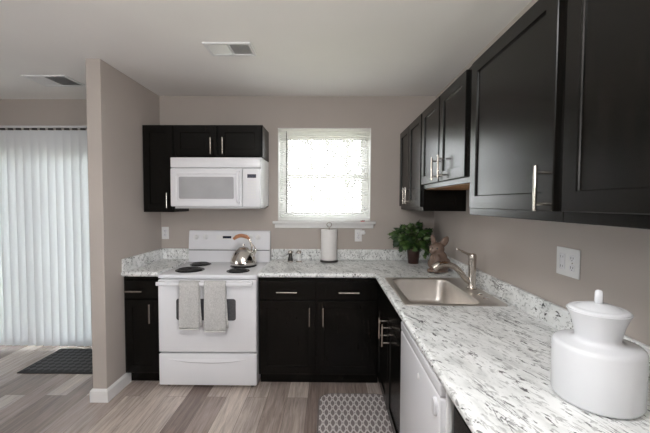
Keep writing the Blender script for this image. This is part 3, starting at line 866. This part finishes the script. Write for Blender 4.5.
# paper towel on its stand
ph = thing('paper_towel_holder', 'dark round-based stand carrying the paper towel roll', 'paper towel holder', (.004, -.120, Z))
bm = B(); lathe(bm, [(.080, 0), (.084, .004), (.083, .012), (.070, .016), (.012, .018)], n=36); obj('base', bm, 'holder', ph, True)
bm = B(); cyl(bm, (0, 0, .016), (0, 0, .322), .0055, n=12); obj('rod', bm, 'steel', ph, True)
bm = B(); tube(bm, [(.022*cos(a), 0, .342+.020*sin(a)) for a in [2*pi*i/18 for i in range(19)]], .0035, 8); obj('top_loop', bm, 'steel', ph, True)
pr = thing('paper_towel_roll', 'white paper towel roll standing on the counter below the window', 'paper towel', (.004, -.120, Z+.0185))
bm = B(); lathe(bm, [(.022, .002), (.022, .002), (.072, .000), (.0745, .003), (.0745, .277), (.072, .280), (.022, .280), (.020, .276), (.020, .01)], n=40, cap0=False, cap1=False); obj('roll', bm, 'paper', pr, True)
bm = B(); a0, a1 = R(-92), R(-58); r = .0755
loft(bm, [[(r*cos(a0+(a1-a0)*i/8), r*sin(a0+(a1-a0)*i/8), z) for i in range(9)] + [((r+.0012)*cos(a0+(a1-a0)*i/8), (r+.0012)*sin(a0+(a1-a0)*i/8), z) for i in range(8, -1, -1)] for z in (.004, .10, .118)])
obj('loose_sheet', bm, 'paper', pr, True)

# salt and pepper
def shaker_jar(name, label, x, y, fill):
    t = thing(name, label, 'shaker', (x, y, Z))
    bm = B(); lathe(bm, [(.022, 0), (.024, .004), (.022, .03), (.0150, .055), (.0165, .070), (.018, .078)], n=24); obj('jar', bm, fill, t, True)
    bm = B(); lathe(bm, [(.0235, .0005), (.026, .001), (.0262, .010), (.0236, .0125)], n=24, cap0=False, cap1=False); obj('foot_ring', bm, 'steel', t, True)
    bm = B(); lathe(bm, [(.0195, .0782), (.0225, .082), (.022, .094), (.014, .104), (.004, .107)], n=24); obj('cap', bm, 'steel', t, True)
shaker_jar('pepper_shaker', 'dark pepper shaker with steel cap beside the range', -.352, -.150, 'pepper')
shaker_jar('salt_shaker', 'white salt shaker with steel cap, right of the pepper shaker', -.272, -.150, 'salt')

# potted ivy
pp = thing('potted_plant', 'leafy green ivy in a brown pot in the back right corner', 'plant', (.765, -.185, Z))
bm = B(); lathe(bm, [(.044, 0), (.046, .003), (.058, .13), (.062, .132), (.062, .150), (.055, .150), (.053, .135)], n=28); obj('pot', bm, 'pot', pp, True)
bm = B(); lathe(bm, [(.052, .130), (.05, .138), (.002, .142)], n=20); obj('soil', bm, 'soil', pp)
rnd = random.Random(11)
bs, bl = B(), B()
def ivy_leaf(bm, p, d, n, s):
    d = d.normalized(); n = (n-d*n.dot(d)).normalized(); w = d.cross(n)
    sh = [(0, 0), (.42, -.12), (.55, .18), (.34, .38), (.36, .66), (.12, .72), (0, 1.05)]
    mid = [(0, 0), (0, .35), (0, .7), (0, 1.05)]
    L = [p+(w*a+d*b+n*(-.14*abs(a)-.10*b*b))*s for a, b in sh]
    Rr = [p+(w*-a+d*b+n*(-.14*abs(a)-.10*b*b))*s for a, b in sh]
    cpt = bm.verts.new(p+(d*.40+n*.05)*s)
    lv = [bm.verts.new(x) for x in L]; rv = [bm.verts.new(x) for x in Rr[1:-1]]
    loop = lv + rv[::-1]
    for i in range(len(loop)): bm.faces.new((cpt, loop[i], loop[(i+1) % len(loop)]))
c0 = Vector((-.02, 0, .235))
for i in range(190):
    th = rnd.uniform(0, 2*pi); u = rnd.uniform(-.75, 1)
    dv = Vector((cos(th)*math.sqrt(1-u*u), sin(th)*math.sqrt(1-u*u), u))
    rad = rnd.uniform(.55, 1.0)
    p = c0+Vector((dv.x*.175, dv.y*.13, dv.z*.130))*rad
    if p.x > .20 or p.y > .155: continue
    if p.z < .155 and math.hypot(p.x, p.y) < .075: continue
    if p.z < .06: continue
    ivy_leaf(bl, p, dv+Vector((rnd.uniform(-.7, .7), rnd.uniform(-.7, .7), rnd.uniform(-1.0, .2))), dv+Vector((0, -.3, .6))+Vector((rnd.uniform(-.4, .4),)*3), rnd.uniform(.040, .068))
    if i % 5 == 0:
        m = c0.lerp(p, .5)+Vector((0, 0, .03)); tube(bs, smooth_path([(p.x*.08, p.y*.08, .138), m, p], 4), .0016, 5)
# hanging strand on the right
for i in range(16):
    f = i/15; p = Vector((.085+.03*sin(f*3), -.02-.03*f, .21-.13*f))
    ivy_leaf(bl, p, Vector((rnd.uniform(-.5, .9), -.4, -.6)), Vector((.3, -.9, .4)), rnd.uniform(.028, .045))
tube(bs, smooth_path([(.02, 0, .14), (.07, -.02, .215), (.10, -.03, .15), (.10, -.05, .08)], 4), .0016, 5)
for k in range(4):
    tube(bs, smooth_path([(.0, 0, .3), (.02+.01*k, -.01, .36+.01*k), (.015+.012*k, -.015, .375+.008*k)], 3), .0014, 5)
obj('foliage', bl, 'leaf', pp); obj('stems', bs, 'stem', pp)

# rabbit figurine
rb = thing('rabbit_figurine', 'glazed taupe rabbit figurine on the counter behind the faucet', 'figurine', (.862, -.575, Z))
bm = B()
ball(bm, (.010, 0, .068), (.090, .078, .066), 3); ball(bm, (.004, -.004, .115), (.066, .062, .062), 3); ball(bm, (-.012, -.010, .185), (.058, .056, .052), 3)
ball(bm, (-.048, -.030, .172), (.030, .030, .026), 2); ball(bm, (-.020, -.058, .100), (.024, .024, .050), 2); ball(bm, (-.055, -.030, .095), (.022, .022, .048), 2)
ball(bm, (-.030, -.066, .018), (.034, .026, .018), 2); ball(bm, (-.070, -.034, .018), (.026, .030, .018), 2); ball(bm, (.085, .020, .055), (.026, .026, .026), 2)
ball(bm, (0, 0, .012), (.088, .080, .012), 2)
e1 = Matrix.Rotation(R(-10), 3, 'Y'); e2 = Matrix.Rotation(R(34), 3, 'Y')
ball(bm, (-.040, -.006, .250), (.020, .013, .052), 2, e1); ball(bm, (.046, -.004, .238), (.030, .014, .056), 2, e2)
bd_ = obj('body', bm, 'bunny', rb, True, angle=180)
mdf = bd_.modifiers.new('merge', 'REMESH'); mdf.mode = 'VOXEL'; mdf.voxel_size = .0045; mdf.use_smooth_shade = True
mdf = bd_.modifiers.new('soften', 'SMOOTH'); mdf.factor = .5; mdf.iterations = 5
for ex, ey in ((-.055, -.044), (-.026, -.062)):
    bm = B(); ball(bm, (ex, ey, .194), .0065, 2); obj('eye', bm, 'eye', rb, True)

# white lidded canister
cn = thing('canister', 'large white ceramic lidded canister at the near end of the counter', 'canister', (.746, -2.330, Z))
bm = B(); r = .1055
lathe(bm, [(.094, 0), (.100, .003), (r, .012), (r, .148), (r-.002, .154), (r-.007, .158), (r-.014, .1595), (.070, .163), (.057, .166), (.0525, .172), (.0530, .180),
           (.060, .212), (.0685, .236), (.0735, .247), (.0715, .249), (.066, .242)], n=64)
obj('body', bm, 'ceramic', cn, True, angle=60)
bm = B(); lathe(bm, [(.064, .243), (.0705, .2495), (.068, .253), (.060, .2555), (.054, .2545), (.050, .257), (.035, .264), (.014, .268), (.003, .2685)], n=56)
ld = obj('lid', bm, 'ceramic', cn, True, angle=60)
bm = B(); tube(bm, [(.0105*cos(a)*.55, .0105*cos(a)*.83, .2835+.0150*sin(a)) for a in [2*pi*i/24 for i in range(25)]], .0062, 12, 1.4, up=(-.83, .55, 0)); obj('knob', bm, 'ceramic', ld, True)

# ------------------------------------------------------------------ floor mats
rg = thing('rug', 'grey lattice-patterned kitchen rug on the floor in front of the sink cabinet', 'rug', (.185, -1.24, 0))
bm = B(); loft(bm, [rrect(-.257, .267, -.525, .525, .105, .001, 10), rrect(-.257, .267, -.525, .525, .105, .007, 10), rrect(-.253, .263, -.521, .521, .10, .009, 10), rrect(-.247, .257, -.515, .515, .095, .009, 10)]); obj('binding', bm, 'rugedge', rg)
bm = B(); loft(bm, [rrect(-.245, .255, -.513, .513, .094, .0091, 10), rrect(-.244, .254, -.512, .512, .093, .0105, 10)]); obj('pile', bm, 'rug', rg)
dm = thing('door_mat', 'charcoal woven doormat on the floor by the patio door', 'mat', (-2.235, -.205, 0))
bm = B(); loft(bm, [rrect(-.41, .41, -.245, .245, .006, .001), rrect(-.41, .41, -.245, .245, .006, .006), rrect(-.402, .402, -.237, .237, .006, .009)]); obj('rim', bm, 'matedge', dm)
bm = B(); box(bm, -.385, .385, -.220, .220, .0091, .0105); obj('weave', bm, 'mat', dm)

# ------------------------------------------------------------------ bare trees outside
def tree(x, y, h, seed):
    rnd = random.Random(seed)
    t = thing('bare_tree', 'bare winter tree standing outside beyond the window blind', 'tree', (x, y, -.35), 0, 'bare trees outside the window')
    bt_ = B(); bb = B()
    top = Vector((rnd.uniform(-.3, .3), rnd.uniform(-.3, .3), h))
    pts = smooth_path([(0, 0, 0), (rnd.uniform(-.15, .15), 0, h*.35), (rnd.uniform(-.25, .25), 0, h*.7), top], 5); n = len(pts)
    tube(bt_, pts, [.009*h*(1-.85*i/(n-1))+.006 for i in range(n)], 8)
    def br(p, d, L, r, lv):
        q = p+d*L; m = p+d*L*.5+Vector((rnd.uniform(-.1, .1), rnd.uniform(-.1, .1), rnd.uniform(-.05, .12)))*L
        tube(bb, [p, m, q], [r, r*.75, r*.4], 5)
        if lv:
            for _ in range(4):
                f = rnd.uniform(.35, 1); dd = (d+Vector((rnd.uniform(-.9, .9), rnd.uniform(-.9, .9), rnd.uniform(-.2, .8)))).normalized()
                br(p.lerp(q, f), dd, L*rnd.uniform(.4, .65), r*.5, lv-1)
    for k in range(18):
        p = Vector(pts[rnd.randrange(int(n*.25), n)]); a = rnd.uniform(0, 2*pi)
        br(p, Vector((cos(a), sin(a), rnd.uniform(.25, 1.1))).normalized(), h*rnd.uniform(.11, .20), .006*h*rnd.uniform(.6, 1), 2)
    obj('trunk', bt_, 'bark', t, True); obj('branches', bb, 'bark', t)
for i, (x, y, h) in enumerate(((.45, 8, 6.5), (-.75, 11, 6.5), (1.35, 14.5, 6), (-2.2, 16, 6), (.15, 19, 7), (2.9, 20, 7), (-1.1, 24, 7), (1.5, 26, 7.5), (-3.6, 25, 7))):
    tree(x, y, h, 20+i)
